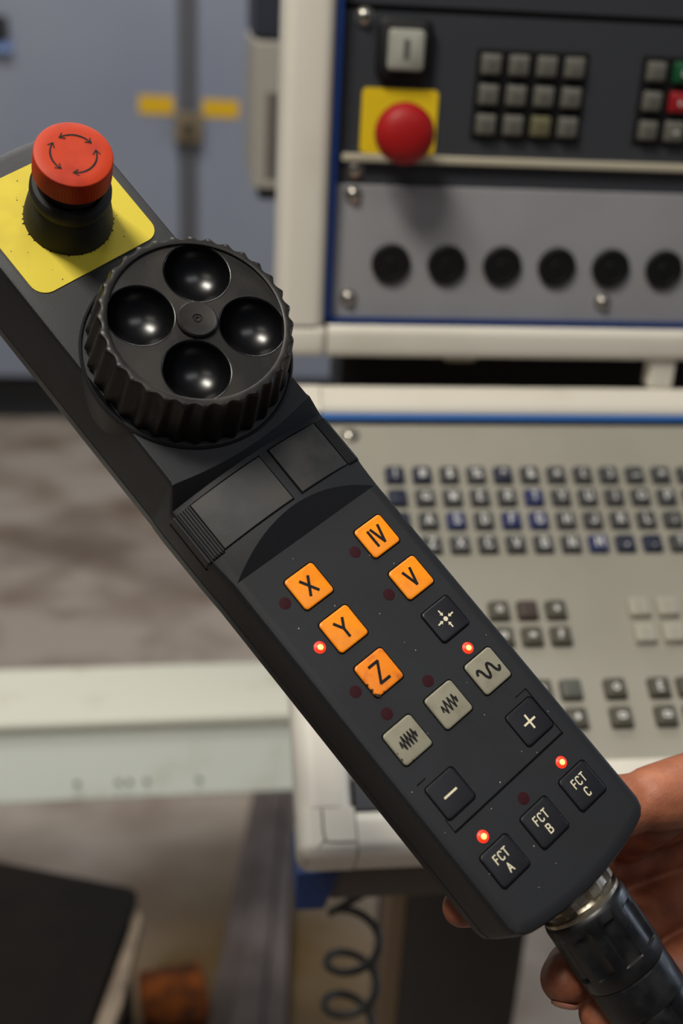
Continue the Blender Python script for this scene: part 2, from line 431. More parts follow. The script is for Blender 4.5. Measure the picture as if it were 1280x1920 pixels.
# ------------------------------------------------------------------ cream machine bed cover crossing the left side
def bed_cover():
    r = empty('bed_cover', Matrix.Translation((0, 0, 0)))
    tag(r, 'long white machine bed cover running horizontally across the floor at left', 'machine cover')
    for prof, nm, mt in (
            ([(1288, 560), (1412, 566), (1412, 548), (1300, 540)], 'top_plate', M_BEAM),
            ([(1284, 556), (1288, 562), (1296, 562), (1296, 545), (1286, 545)], 'edge_bead', M_BEAM),
            ([(1290, 548), (1410, 548), (1410, 440), (1262, 462), (1240, 473)], 'front_panel', M_BEAMSIDE)):
        mb = MB()
        mb.rings([[(-900, y - 9, z) for y, z in prof], [(180, y + 10, z) for y, z in prof]])
        mb.build(nm, mt, r, bevel=2)
    for x in (-150, -98, -84, -62, 5):
        MB().lathe([(3.6, 0), (3.6, 2), (2, 3)], 12).build('rivet', mat('dull_rivet', (112, 110, 98), .6), r, smooth=40, xf=Matrix.Translation((x, 1253, 494)) @ Matrix.Rotation(PI / 2, 4, 'X'))
    MB().box(-860, -780, 1310, 1390, 0, 430).build('stand', M_BEAMSIDE, r)


bed_cover()


# ------------------------------------------------------------------ dark bin, rail, rusty block, pedestal on the floor
def floor_things():
    r = empty('steel_bin', Matrix.Translation((0, 0, 0)))
    tag(r, 'dark steel bin with a worn pale rim in the lower left corner', 'bin')
    poly = [(-420, 1172), (-95, 1060), (-74, 1053), (-65, 1044), (-66, 1030), (-106, 850), (-160, 640), (-560, 700)]
    ins = [(-404, 1158), (-98, 1052), (-81, 1046), (-74, 1038), (-75, 1026), (-115, 850), (-166, 660), (-540, 715)]
    MB().prism(ins, 0, 490).build('bin_body', M_BIN, r)
    MB().prism(poly, 488, 500).build('lid', M_BIN, r, bevel=3)
    rim = [(-66, 1028), (-58, 1022), (-74, 900), (-140, 640), (-160, 640), (-106, 850)]
    MB().prism(rim, 470, 487).build('rim_strip', M_BINRIM, r, bevel=2)
    r = empty('floor_rail', Matrix.Translation((0, 0, 0)))
    tag(r, 'brown steel rail lying along the floor below the console corner', 'rail')
    for k, (a, b, c, d, h) in enumerate(((118, 150, -10, 28, 34), (150, 176, 28, 78, 60), (176, 192, 78, 118, 46))):
        mb = MB(); mb.rings([[(a, 1860, 0), (b, 1860, 0), (b, 1860, h), (a, 1860, h)], [(c, 1120, 0), (d, 1120, 0), (d, 1120, h), (c, 1120, h)]])
        mb.build(('flange', 'web', 'flange')[k], M_RAILB, r, bevel=3)
    r = empty('rusty_block', Matrix.Translation((-0.03, 1.33, 0)) @ Matrix.Rotation(0.15, 4, 'Z'))
    tag(r, 'rust-orange block on the floor between the dark bin and the brown rail', 'block')
    MB().box(-52, 46, -60, 60, 0, 36).build('block_body', M_RUST, r, bevel=5)
    MB().box(-40, 30, -62, -20, 36, 44).build('block_step', M_RUST, r, bevel=3)
    r = empty('console_pedestal', Matrix.Translation((0, 0.9, 0)))
    tag(r, 'dark brown pedestal column below the keyboard console, right of the coiled cable', 'pedestal')
    MB().box(214, 344, 0, 160, 20, 960).build('column', M_PED, r, bevel=4)
    MB().box(196, 214, 4, 40, 20, 958).build('edge_strip', M_PEDEDGE, r, bevel=2)
    MB().box(180, 380, -20, 220, 0, 20).build('base_plate', M_PED, r, bevel=2)


floor_things()


# ------------------------------------------------------------------ upper operator panel (x, z in the panel plane, y out of it)
P1 = (196.33, 812.88, CAM_H * 1000 - 47.37)


def panel():
    r = empty('operator_panel', Matrix.Translation(tuple(c * MM for c in P1)))
    tag(r, 'cream-framed machine operator panel with keypad, red mushroom button and six black plugs', 'control panel')

    def X(u0, u1, v0, v1, d0, d1):   # v is measured downward, d toward the viewer
        return MB().box(u0, u1, -d1, -d0, -v1, -v0)
    RX = Matrix.Rotation(PI / 2, 4, 'X')                      # lathe axis z -> toward viewer (-y)

    def disc(prof, u, v, d=0, n=32, mod=None):
        mb = MB().lathe(prof, n, mod=mod)
        return mb, Matrix.Translation((u, -d, -v)) @ RX
    X(-104, 420, -120, 62, -60, 0).build('upper_plate', M_DARKPANEL, r)
    X(-100, 420, -33.4, -30, 0, .6).build('plate_joint', M_GAP, r)
    X(-97, 420, 59.5, 64.6, -2, 6).build('metal_rail', M_RAIL, r, bevel=1.2)
    X(-100, 420, 64, 80, -60, .4).build('recessed_band', M_DARKPANEL, r)
    X(-101, 420, 80, 173, -60, 2).build('lower_plate', M_GREYPANEL, r, bevel=.6)
    X(-104.4, -100, -120, 175, -20, 9).build('blue_trim', M_BLUE, r)
    X(-104, 420, 171.6, 175.4, -20, 9).build('blue_trim', M_BLUE, r)
    # frame bars with rounded outer edges
    prof = rrect(-138, -104.5, -40, 15, 9, 5)
    mb = MB(); mb.rings([[(x, -y, 130) for x, y in prof], [(x, -y, -175) for x, y in prof]]); mb.build('frame_bar', M_CREAM, r, smooth=30)
    prof = rrect(-198.5, -175.5, -40, 15, 6, 5)
    mb = MB(); mb.rings([[(-102, -y, z) for z, y in prof], [(430, -y, z) for z, y in prof]]); mb.build('frame_bar', M_CREAM, r, smooth=30)
    MB().box(-138, -102.6, -15, 40, -198.5, -175.6).build('frame_corner', M_CREAM, r, bevel=6, segs=4, smooth=40)
    X(-97, 420, -120, 186, -160, -60).build('back_housing', M_DARK, r)
    X(-66, 430, 196, 300, -260, -180).build('support_box', M_BLACKP, r)
    X(141, 160, 197, 221, -6, 10).build('support_post', M_CREAM, r, bevel=2)
    X(-9, 16, 196, 212, -40, -20).build('bracket', M_RAIL, r, bevel=3)
    for u, v in ((-85.8, -25.5), (-87.3, 69.5), (-87.2, 86.5), (-87.2, 158.3), (99, 158)):
        d = .4 if v < 80 else 2
        mb, xf = disc([(6.2, 0), (6.2, .8), (4.6, 1), (4.4, 2.4), (3.2, 3.6), (1.6, 3.9), (1.5, 2.6)], u, v, d, 24)
        s = mb.build('screw', M_SCREW, r, smooth=40, xf=xf)
        mb, xf = disc([(1.4, 0), (1.4, .4)], u, v, d + 2.7, 6); mb.build('hex_socket', M_GAP, s, xf=xf)
    # ivory key with the I mark
    k = MB().rings([[(u, -d, -v) for u, v in rrect(-77 + i, -40.5 - i, -26 + i, 12 - i, 6)] for d, i in ((0, 0), (6, .3), (7, 1.5))]).build('switch', M_BLACKP, r, smooth=40)
    MB().rings([[(u, -d, -v) for u, v in rrect(-70.5 + i, -46.5 - i, -19.5 + i, 6 - i, 3)] for d, i in ((7, 0), (10, .3), (11, 1.6))]).build('switch_key', M_WHITEKEY, k, smooth=40)
    MB().box(-60.6, -56.6, -11.3, -10.9, 1.5, 13.5).build('switch_mark', mat('grey_print', (86, 88, 86), 0.6), k)
    # emergency stop
    e = MB().rings([[(u, -d, -v) for u, v in rrect(-84.5, -33.5, 17.5, 59, 3.5)] for d in (0, 1.6)]).build('emergency_stop_plate', M_YELLOW2, r, smooth=40)
    mb, xf = disc([(13, 0), (13, 14), (10, 16), (10, 24)], -59.5, 42.5, 1.6); mb.build('stem', M_BLACKP, e, smooth=40, xf=xf)
    mb, xf = disc([(13, 22), (18.6, 24), (19.4, 27), (19.2, 33), (17.2, 37.5), (13, 40.4), (7, 42), (.01, 42.4)], -59.5, 42.5, 0, 64)
    lab(mb.build('mushroom_cap', M_RED2, e, smooth=50, xf=xf), 'round red mushroom push button')
    # round blanking plugs
    for i in range(6):
        mb, xf = disc([(13.8, 0), (13.8, 2.6), (12.6, 3.4), (10.6, 3.4), (10.2, 2.6), (4, 2.6), (3.6, 3.2), (.01, 3.2)], -58.5 + 39.9 * i, 132.8, 2, 40)
        mb.build('blanking_plug', M_BLACKP, r, smooth=35, xf=xf)
    # keypads
    X(-9.6, 66.6, -9.6, 47.6, 0, 1.2).build('keypad_bed', M_BLACKP, r, bevel=.4)
    X(104, 145, -9.6, 47.6, 0, 1.2).build('keypad_bed', M_BLACKP, r, bevel=.4)
    marks = 'oEI_d+=rKo^V'
    for j in range(3):
        for i in range(4):
            mt = M_PKEY_Y if (i, j) == (2, 2) else M_PKEY
            kk = key_cap(r, mt, 'keypad_key', i * 19, j * 19, 13.6)
            mb = text(MB(), marks[j * 4 + i], 4.6, .7, 0)
            mb.build('key_legend', M_KKEY, kk, xf=Matrix.Translation((i * 19, -6.3, -j * 19)) @ RX)
    for j in range(3):
        for i in range(2):
            mt = (M_PKEY, M_PKEY_G, M_PKEY, M_PKEY_R, M_PKEY, M_PKEY)[j * 2 + i]
            kk = key_cap(r, mt, 'keypad_key', 113.7 + i * 19, j * 19, 14 if i else 13)
            if mt in (M_PKEY_G, M_PKEY_R):
                lab(kk, 'green start key' if mt == M_PKEY_G else 'red stop key')
            text(MB(), 'Ird='[(i + j) % 4], 4.6, .7, 0).build('key_legend', M_KPRINT if i else M_KKEY, kk, xf=Matrix.Translation((113.7 + i * 19, -6.3, -j * 19)) @ RX)


def key_cap(parent, mt, name, u, v, s):
    rs = []
    for d, i in ((0.5, 0), (4.6, .5), (5.6, 1.0), (6.2, 2.2)):
        rs.append([(x, -d, -y) for x, y in rrect(u - s / 2 + i, u + s / 2 - i, v - s / 2 + i, v + s / 2 - i, 1.2, 3)])
    return MB().rings(rs).build(name, mt, parent, smooth=45)


M_YELLOW2 = mat('panel_yellow', (232, 196, 22), 0.5)
M_RED2 = mat('panel_red', (160, 20, 22), 0.5, spec=0.3)
panel()

# ------------------------------------------------------------------ keyboard console (local x right, y up the slope, z out of the panel)
KAPPA = math.radians(31.73)


def console():
    root = empty('keyboard_console', Matrix.Translation((0.13785, 0.73838, CAM_H - 0.31248)) @ Matrix.Rotation(KAPPA, 4, 'X'))
    tag(root, 'sloping keyboard console with rows of dark keys in a cream frame', 'console')

    def X(u0, u1, v0, v1, h0, h1):
        return MB().box(u0, u1, -v1, -v0, h0, h1)
    X(-46, 340, -46, 234, -20, 0).build('key_panel', M_KBPANEL, root)
    X(-48, 340, -48.6, -45.6, -20, .8).build('panel_gap', M_GAP, root)
    X(-48, 340, -54, -48.4, -20, 3).build('blue_trim', mat('blue_trim_light', (44, 96, 164), .45), root, bevel=.6)
    X(-46, 20, 217, 235.6, -10, .6).build('dark_strip', mat('dark_strip', (52, 54, 60), .5), root)
    X(20, 340, 211, 235.6, -10, 3).build('palm_ledge', M_CREAM, root, bevel=.8)

    def bar(u0, u1, v0, v1, axis, r):
        if axis == 'x':
            prof = rrect(-v1, -v0, -30, 5, r, 5)
            mb = MB(); mb.rings([[(u0, y, z) for y, z in prof], [(u1, y, z) for y, z in prof]])
        else:
            prof = rrect(u0, u1, -30, 5, r, 5)
            mb = MB(); mb.rings([[(x, -v0, z) for x, z in prof], [(x, -v1, z) for x, z in prof]])
        return mb.build('frame_bar', M_CREAM, root, smooth=30)
    bar(-46.6, 340, -82, -54, 'x', 9)
    bar(-46.6, 340, 236, 263, 'x', 9)
    bar(-80, -46.6, -53.4, 234.6, 'y', 12)
    X(-80, -47.4, 235.2, 263, -30, 5).build('frame_corner', M_CREAM, root, bevel=8, segs=5, smooth=50, bfilter=lambda c: c[0] < -48 and c[1] < -236)
    X(-80, -47.4, -82, -54, -30, 5).build('frame_corner', M_CREAM, root, bevel=8, segs=5, smooth=50, bfilter=lambda c: c[0] < -48 and c[1] > 55)
    mg = mat('groove_grey', (96, 98, 96), .6)
    z1 = 4.7
    MB().tube([(-66, -236, z1), (-66, -248, z1), (-65.4, -253, z1), (-64, -255, z1 - .1), (-58, -255.3, z1 - .1), (-48, -255.3, z1 - .1)], .75, 8).build('moulding_groove', mg, root, smooth=60)
    MB().tube([(-65.2, -254, z1), (-69, -257.5, 3.6), (-73, -260.6, -.4), (-75, -262, -6)], [.75, 1.1, 1.3, .8], 8).build('moulding_groove', mg, root, smooth=60)
    X(-47.3, -46.7, 236, 262, -28, 3.6).build('seam', mg, root)
    X(-70, 330, -70, 226, -90, -30).build('underside_case', M_DARK, root, bevel=3)
    for u, v in ((-28, -36), (320, -36)):
        s = MB().lathe([(6.4, 0), (6.4, .8), (4.6, 1), (4.4, 2.6), (3.2, 3.8), (1.6, 4), (1.5, 2.6)], 24, (u, -v)).build('screw', M_SCREW, root, smooth=40)
        MB().lathe([(1.4, 2.7), (1.4, 3)], 6, (u, -v)).build('hex_socket', M_GAP, s)

    def key(u, v, mt, legend=None, s=13.2, h=5.5, name='keyboard_key', lm=None, lh=6.8):
        rs = []
        for d, i in ((0.0, 0), (h * .75, .5), (h * .93, 1.0), (h, 2.3)):
            rs.append([(x, y, d) for x, y in rrect(u - s / 2 + i, u + s / 2 - i, -v - s / 2 + i, -v + s / 2 - i, 1.3, 3)])
        k = MB().rings(rs).build(name, mt, root, smooth=45)
        if legend:
            text(MB(), legend, lh, 1.05, h, u, -v).build('key_legend', lm or M_KPRINT, k)
        return k
    rows = ['!#$%^&*()_+?', ' QWERTYUIOP;', ' ASDFGHJKL;=', ' ZXCVBNM,.?r']
    blue = {(1, 5), (2, 2), (2, 4), (2, 5), (3, 7)}
    navy = {(0, 0), (1, 0), (0, 1), (0, 4), (2, 0), (3, 0), (3, 8), (3, 9)}
    for j, row in enumerate(rows):
        for i, ch in enumerate(row):
            mt = M_KKEY_B if (j, i) in blue else M_KKEY_N if (j, i) in navy else M_KKEY
            key(i * 19.15 + .1 * j, j * 19 + .2, mt, None if ch == ' ' else ch)
    for j in range(2):
        for i in range(3):
            key(57.6 + 19 * i, 107.7 + 19 * j, M_KKEY_BR if (i, j) == (1, 0) else M_KKEY_O, None if (i, j) == (1, 0) else 'orE=dF'[i * 2 + j], s=13.6, name='function_key', lh=5)
        for i in range(3):
            key(151.5 + 19.5 * i, 106.8 + 19.2 * j, M_KKEY_L, 'Edro_I'[i * 2 + j], s=14.5, name='pale_key', lm=M_KBPANEL)
        for i, u in enumerate((76, 95.2, 123.8, 152.6, 171.6)):
            key(u, 164.2 + 19.3 * j, mat('kb_key_plain', (84, 84, 76), .5) if (i, j) == (1, 0) else M_KKEY_O, None if (i, j) == (1, 0) else 'o+QdorErIo'[i * 2 + j], s=13.8, name='function_key', lh=5.4)
    return root


kb = console()
# blue corner bracket and lower bar fixed below the console
ki = kb.matrix_world.inverted(); ki.translation *= 1000
mb = MB(); mb.rings([[(62, 560, 949), (89, 560, 949), (80, 560, 919), (62, 560, 919)], [(62, 600, 949), (92, 600, 949), (84, 600, 919), (62, 600, 919)]])
mb.build('blue_bracket', mat('foot_blue', (16, 48, 104), .5), kb, bevel=1.5, xf=ki)
MB().box(84, 330, 566, 600, 921, 946).build('crossbar', mat('crossbar', (92, 84, 76), .6), kb, bevel=2, xf=ki)

# coiled cable
co = []
for k in range(0, 2 * 26 * 24):
    a = 2 * PI * k / 24
    if k > 26 * 24:
        break
    co.append((110 + 18.5 * math.cos(-a + 2.6) + 1.2 * math.sin(k * .05), 622 + 18.5 * math.sin(-a + 2.6), 848 - 41.0 * k / 24))
path = [(140, 640, 960), (134, 634, 920), (126, 628, 890), (118, 630, 866)] + co
path = [p for p in path if p[2] > 110]
cc = MB().tube(path, 2.9, 8).build('coiled_cable', M_COIL, smooth=60)
tag(cc, 'black coiled spiral cable hanging below the blue console bracket', 'cable')

# ------------------------------------------------------------------ hand-held pendant (local x across, y up its length, z out of its face)
RW = ((0.78367371, 0.60447776, -0.14304595), (0.52088843, -0.5140308, 0.68150391), (0.33842393, -0.60858768, -0.7176979))
TW = (0.0830861, 0.31885546, CAM_H - 0.21661231)
pm = Matrix.Identity(4)
for i in range(3):
    pm[i][0] = RW[i][0]; pm[i][1] = -RW[i][1]; pm[i][2] = -RW[i][2]; pm[i][3] = TW[i]
pend = empty('control_pendant', pm)
tag(pend, 'black hand-held machine control pendant with handwheel, orange axis keys and red stop button', 'remote control')


def body():
    N = 26
    US = [-1 + 2 * i / N for i in range(N + 1)]

    def sec(hf, top, hs, ws, Lf, bot=-34, inset=0, ht=None):
        left = [(-hs + 7.5 + inset * 2, bot), (-hs + 4.0 + inset, bot + .9), (-hs + 1.6, bot + 3.4), (-hs + .5, bot + 7), (-hs - .1, -20.6), (-hs + .35, -20.3), (-hs + .35, -19.9), (-hs - .1, -19.6), (-(ht or hs), ws - 2)]
        pts = [(u, w) for u, w in left]
        e = (-hf, top(-hf)); s = (-(ht or hs), ws - 2)
        pts.append((s[0] + .25 * (e[0] - s[0]), s[1] + .62 * (e[1] - s[1])))
        pts.append((s[0] + .62 * (e[0] - s[0]), s[1] + .92 * (e[1] - s[1])))
        pts += [(u * hf, top(u * hf)) for u in US]
        mir = [(-u, w) for u, w in reversed(pts[:11])]
        pts += mir
        return [(u, Lf(u), w) for u, w in pts]
    z = lambda u: 0.0
    arch = lambda u: 6.0 * (1 - (u / 32.3) ** 2)
    e0 = lambda o: (lambda u: -73.2 + o + 4.2 * (u / 30) ** 2)
    up = lambda u: 8.0
    S = [
        sec(26.0, lambda u: -2.0, 27.5, -4.0, e0(-.4), -31, .6),
        sec(28.4, lambda u: -.5, 30.4, -2.4, e0(.4), -33, .3),
        sec(30.2, z, 32.4, -1.5, e0(1.9)),
        sec(31.0, z, 33.2, -1.0, e0(4.5)),
        sec(31.0, z, 33.2, -1.0, lambda u: 0),
        sec(31.0, z, 33.2, -1.0, lambda u: 74.0),
        sec(31.0, lambda u: 6.0 * (1 - (u / 31.0) ** 2), 33.2, -1.0, lambda u: 74.0 + 9.6 * max(0, 1 - (u / 31.0) ** 2)),
        sec(32.3, arch, 33.6, -2.0, lambda u: 84.2),
        sec(32.3, arch, 33.8, -2.0, lambda u: 106.2),
        sec(29.6, up, 33.6, 7.4, lambda u: 108.4 + 3.2 * min(1, (u / 29) ** 2), ht=30.6),
        sec(29.2, up, 33.4, 7.6, lambda u: 113, ht=30.2),
        sec(29.0, up, 33.4, 7.8, lambda u: 160, ht=30.0),
        sec(29.0, up, 33.4, 7.8, lambda u: 243 - 3 * (u / 30) ** 2, ht=30.0),
        sec(27.6, lambda u: 6.8, 31.6, 6.0, lambda u: 246.4 - 3.4 * (u / 30) ** 2, -33, ht=28.6),
    ]
    MB().rings(S).build('housing', M_BODY, pend, smooth=24)


body()


def pads():
    arch = lambda u: 6.0 * (1 - (u / 32.3) ** 2)

    def curved(u0, u1, L0, L1, off, nm, mt, thick=2.0, skew=0.0, n=10, parent=pend, cut=.25):
        rs = []
        for L, ins, dz in ((L0, 0, -thick), (L0, 0, -cut), (L0 + cut, cut, 0), (L1 - cut, cut, 0), (L1, 0, -cut), (L1, 0, -thick)):
            rs.append([(u0 + ins + (u1 - u0 - 2 * ins) * i / n, L, arch(u0 + (u1 - u0) * i / n) + off + dz) for i in range(n + 1)])
        mb = MB(); mb.rings(rs, close=False, cap0=False, cap1=False)
        # side skirts
        for e in (0, n):
            mb.add([rs[k][e] for k in range(6)], [(0, 1, 2, 3, 4, 5)])
        return mb.build(nm, mt, parent, smooth=30)
    for (a, b, s) in ((-27.6, 1.2, -1), (5.2, 27.4, 1)):
        fr = curved(a - .5, b + .5, 84.9, 104.6, .16, 'pad_recess', M_GAP, 1.0)
        curved(a, b, 85.4, 104.1, .55, 'label_pad', M_PAD, 1.0, parent=fr)
    for s in (-1, 1):
        rec = MB().box(*(sorted((s * 27.7, s * 33.9))), 85.0, 104.6, -7.0, -1.2).build('side_button', M_BODY, pend, bevel=.4)
        MB().box(*(sorted((s * 32.6, s * 34.0))), 84.7, 104.9, -7.5, -7.0).build('button_gap', M_GAP, rec)
        mb = MB(); mb.rings([[(s * 28, L, -2), (s * 33.3, L, -2), (s * 33.3, L, -.9), (s * 32.3, L, .12), (s * 28, L, arch(28) + .12)] for L in (84.5, 85.0)])
        mb.build('button_gap', M_GAP, rec)
        for k in range(5):
            u0 = 27.9 + k * .98
            mb = MB(); u1 = u0 + .62
            a0, a1 = arch(u0), arch(u1)
            mb.rings([[(s * u0, L, a0 - 3), (s * u1, L, a1 - 3), (s * u1, L, a1 + .75), (s * u0, L, a0 + .75)] for L in (85.2, 104.3)])
            mb.build('grip_rib', M_BODY, rec, bevel=.12, segs=1)


pads()


def handwheel():
    C = (4.6, 148.0)
    col = MB().lathe([(36.2, -17), (36.9, 6.6), (36.8, 8.6), (36.4, 9.2), (35.9, 9.0), (35.6, 8.0), (35.4, 5.0)], 96, C, cap1=False).build('handwheel_collar', M_BODY, pend, smooth=35)
    MB().lathe([(35.5, 7.6), (35.5, 7.9)], 64, C).build('collar_well', M_GAP, col)
    NF = 32; R = 32.7

    def fl(r, z, a):
        t = (a * NF / (2 * PI)) % 1.0
        d = (.5 - .5 * math.cos(2 * PI * t)) ** .8
        return r - d * 1.45 * max(0.0, min(1.0, (r - 30.4) / 2.0))
    n = NF * 14
    prof = [(27.0, 8.6), (34.2, 8.6), (35.0, 9.4), (34.9, 11), (R, 28.2), (32.45, 29.3), (31.8, 29.9), (30.6, 30.0), (29.3, 30.0), (29.0, 29.8), (28.9, 29.0), (28.9, 26)]
    w = MB().lathe(prof, n, C, cap1=False, mod=fl).build('handwheel', M_WHEEL, pend, smooth=40)
    # dished face with four finger cups
    RC, A0, RR = 18.4, 52.0, 11.4
    cups = [(C[0] + RC * math.cos(math.radians(A0 + 90 * k)), C[1] + RC * math.sin(math.radians(A0 + 90 * k))) for k in range(4)]
    RO = 29.0; z0 = 29.0
    pts = []; edges = []

    def ring(cx, cy, r, m):
        o = len(pts)
        for i in range(m):
            pts.append(Vector((cx + r * math.cos(2 * PI * i / m), cy + r * math.sin(2 * PI * i / m)))); edges.append((o + i, o + (i + 1) % m))
    m1 = 96
    ring(C[0], C[1], RO, 160)
    for c in cups:
        ring(c[0], c[1], RR - .1, m1)
    ring(C[0], C[1], 6.6, 48)
    vv, ee, ff, *_ = delaunay_2d_cdt(pts, edges, [], 1, 1e-5)
    fs = []
    for f in ff:
        c = sum((vv[i] for i in f), Vector((0, 0))) / len(f)
        if any((c - Vector(q)).length < RR - .12 for q in cups) or (c - Vector(C)).length < 6.55 or (c - Vector(C)).length > RO:
            continue
        fs.append(tuple(f))
    mb = MB(); mb.add([(p.x, p.y, z0) for p in vv], fs)
    mb.build('wheel_face', M_WHEEL, w, smooth=30)
    S = 12.3; dep = 8.6
    for c in cups:
        prof = [(RR + .1, z0 - .01), (RR - .05, z0 + .16), (RR - .3, z0 + .1), (RR - .55, z0 - .35)]
        a0 = RR - .6
        zc = z0 - .6
        for k in range(1, 15):
            t = k / 14
            a = math.acos(1 - 1) * 0
            r = a0 * math.cos(t * PI / 2)
            prof.append((max(r, .02), zc - dep * math.sin(t * PI / 2)))
        MB().lathe(prof, m1, c, cap0=False).build('finger_cup', M_CUP, w, smooth=60)
    hub = MB().lathe([(6.9, 28.6), (6.9, 29.2), (6.6, 30.2), (6.1, 30.6), (5.6, 30.5), (1.7, 30.4), (1.55, 30.0), (1.2, 30.0), (1.05, 30.3), (.7, 30.3), (.6, 29.8), (.02, 29.7)], 48, C, cap0=False).build('hub_cap', M_WHEEL, w, smooth=30)


handwheel()


def estop():
    C = (1.6, 212.4)
    pl = MB().rings([[(x, y, z) for x, y in rrect(-25.2, 25.6, 191, 237.5, 5.5, 8)] for z in (8.0, 8.35)]).build('yellow_plate', M_YELLOW, pend)
    g1, g2 = MB(), MB()
    for i in range(26):
        x, y = random.uniform(-23, 23), random.uniform(193, 236)
        if math.hypot(x - C[0], y - C[1]) < 16:
            continue
        s = random.uniform(.12, .32)
        (g1 if i % 5 else g2).prism([(x + s * random.uniform(.7, 1.4) * math.cos(a), y + s * random.uniform(.5, 1.1) * math.sin(a)) for a in (0, 1.2, 2.5, 3.7, 5)], 8.3, 8.4)
    tag(g1.build('dark_specks', M_GRIME, pl), kind='stuff'); tag(g2.build('pale_specks', M_DIRT, pl), kind='stuff')
    b = MB().lathe([(15.3, 8.2), (15.35, 9.2), (15.0, 12), (14.3, 16.5), (13.2, 20.4), (12.9, 21.4), (13.3, 22.4), (13.7, 24), (13.6, 26.2), (12.8, 27.6), (11.4, 27.9), (10.6, 27.2), (10.2, 26.6), (9.9, 30), (10.0, 35)], 72, C).build('stop_boot', M_RUBBER, pend, smooth=35)
    g3 = MB()
    for i in range(40):
        a = 2 * PI * i / 40 + random.uniform(-.08, .08); r0 = 15.2; r1 = r0 + random.uniform(.25, .9)
        g3.prism([(C[0] + r * math.cos(a + d), C[1] + r * math.sin(a + d)) for r, d in ((r0, -.03), (r1, random.uniform(-.02, .02)), (r0, .03))], 8.3, 8.55)
    tag(g3.build('grime_edge', M_GRIME, b), kind='stuff')
    nk = 72

    def kn(r, z, a):
        t = (a * nk / (2 * PI)) % 1
        return r - (.16 * abs(2 * t - 1) if 34.6 < z < 41.5 and r > 12 else 0)
    cap = MB().lathe([(10.4, 33.6), (12.4, 33.7), (12.95, 34.2), (13.0, 35), (12.8, 41.6), (12.75, 42.7), (12.55, 43.15), (12.1, 43.35), (9, 43.4), (5, 43.3), (.02, 43.25)], nk * 4, C, mod=kn).build('stop_button', M_RED, pend, smooth=35)
    lab(cap, 'red twist-release emergency stop button')
    mb = MB()
    for a0, a1 in ((92, 6), (116, 202), (-18, -126)):
        r = 7.4; zz = 43.42
        n = 14
        P = arc(0, 0, r, a0, a1, n)
        # tapering double-headed arc
        for i in range(n):
            t = i / n
            mb.strokes([[P[i], P[i + 1]]], .42 + .22 * math.sin(PI * t), zz - .1, C[0], C[1], th=.14)
        for (p, q) in ((P[0], P[2]), (P[-1], P[-3])):
            d = Vector(q) - Vector(p); d.normalize()
            for s in (-.62, .62):
                dd = Vector((d.x * math.cos(s) - d.y * math.sin(s), d.x * math.sin(s) + d.y * math.cos(s))) * 1.9
                mb.strokes([[p, (p[0] + dd.x, p[1] + dd.y)]], .42, zz - .1, C[0], C[1], th=.14)
    mb.build('twist_arrows', M_INK, cap)


estop()


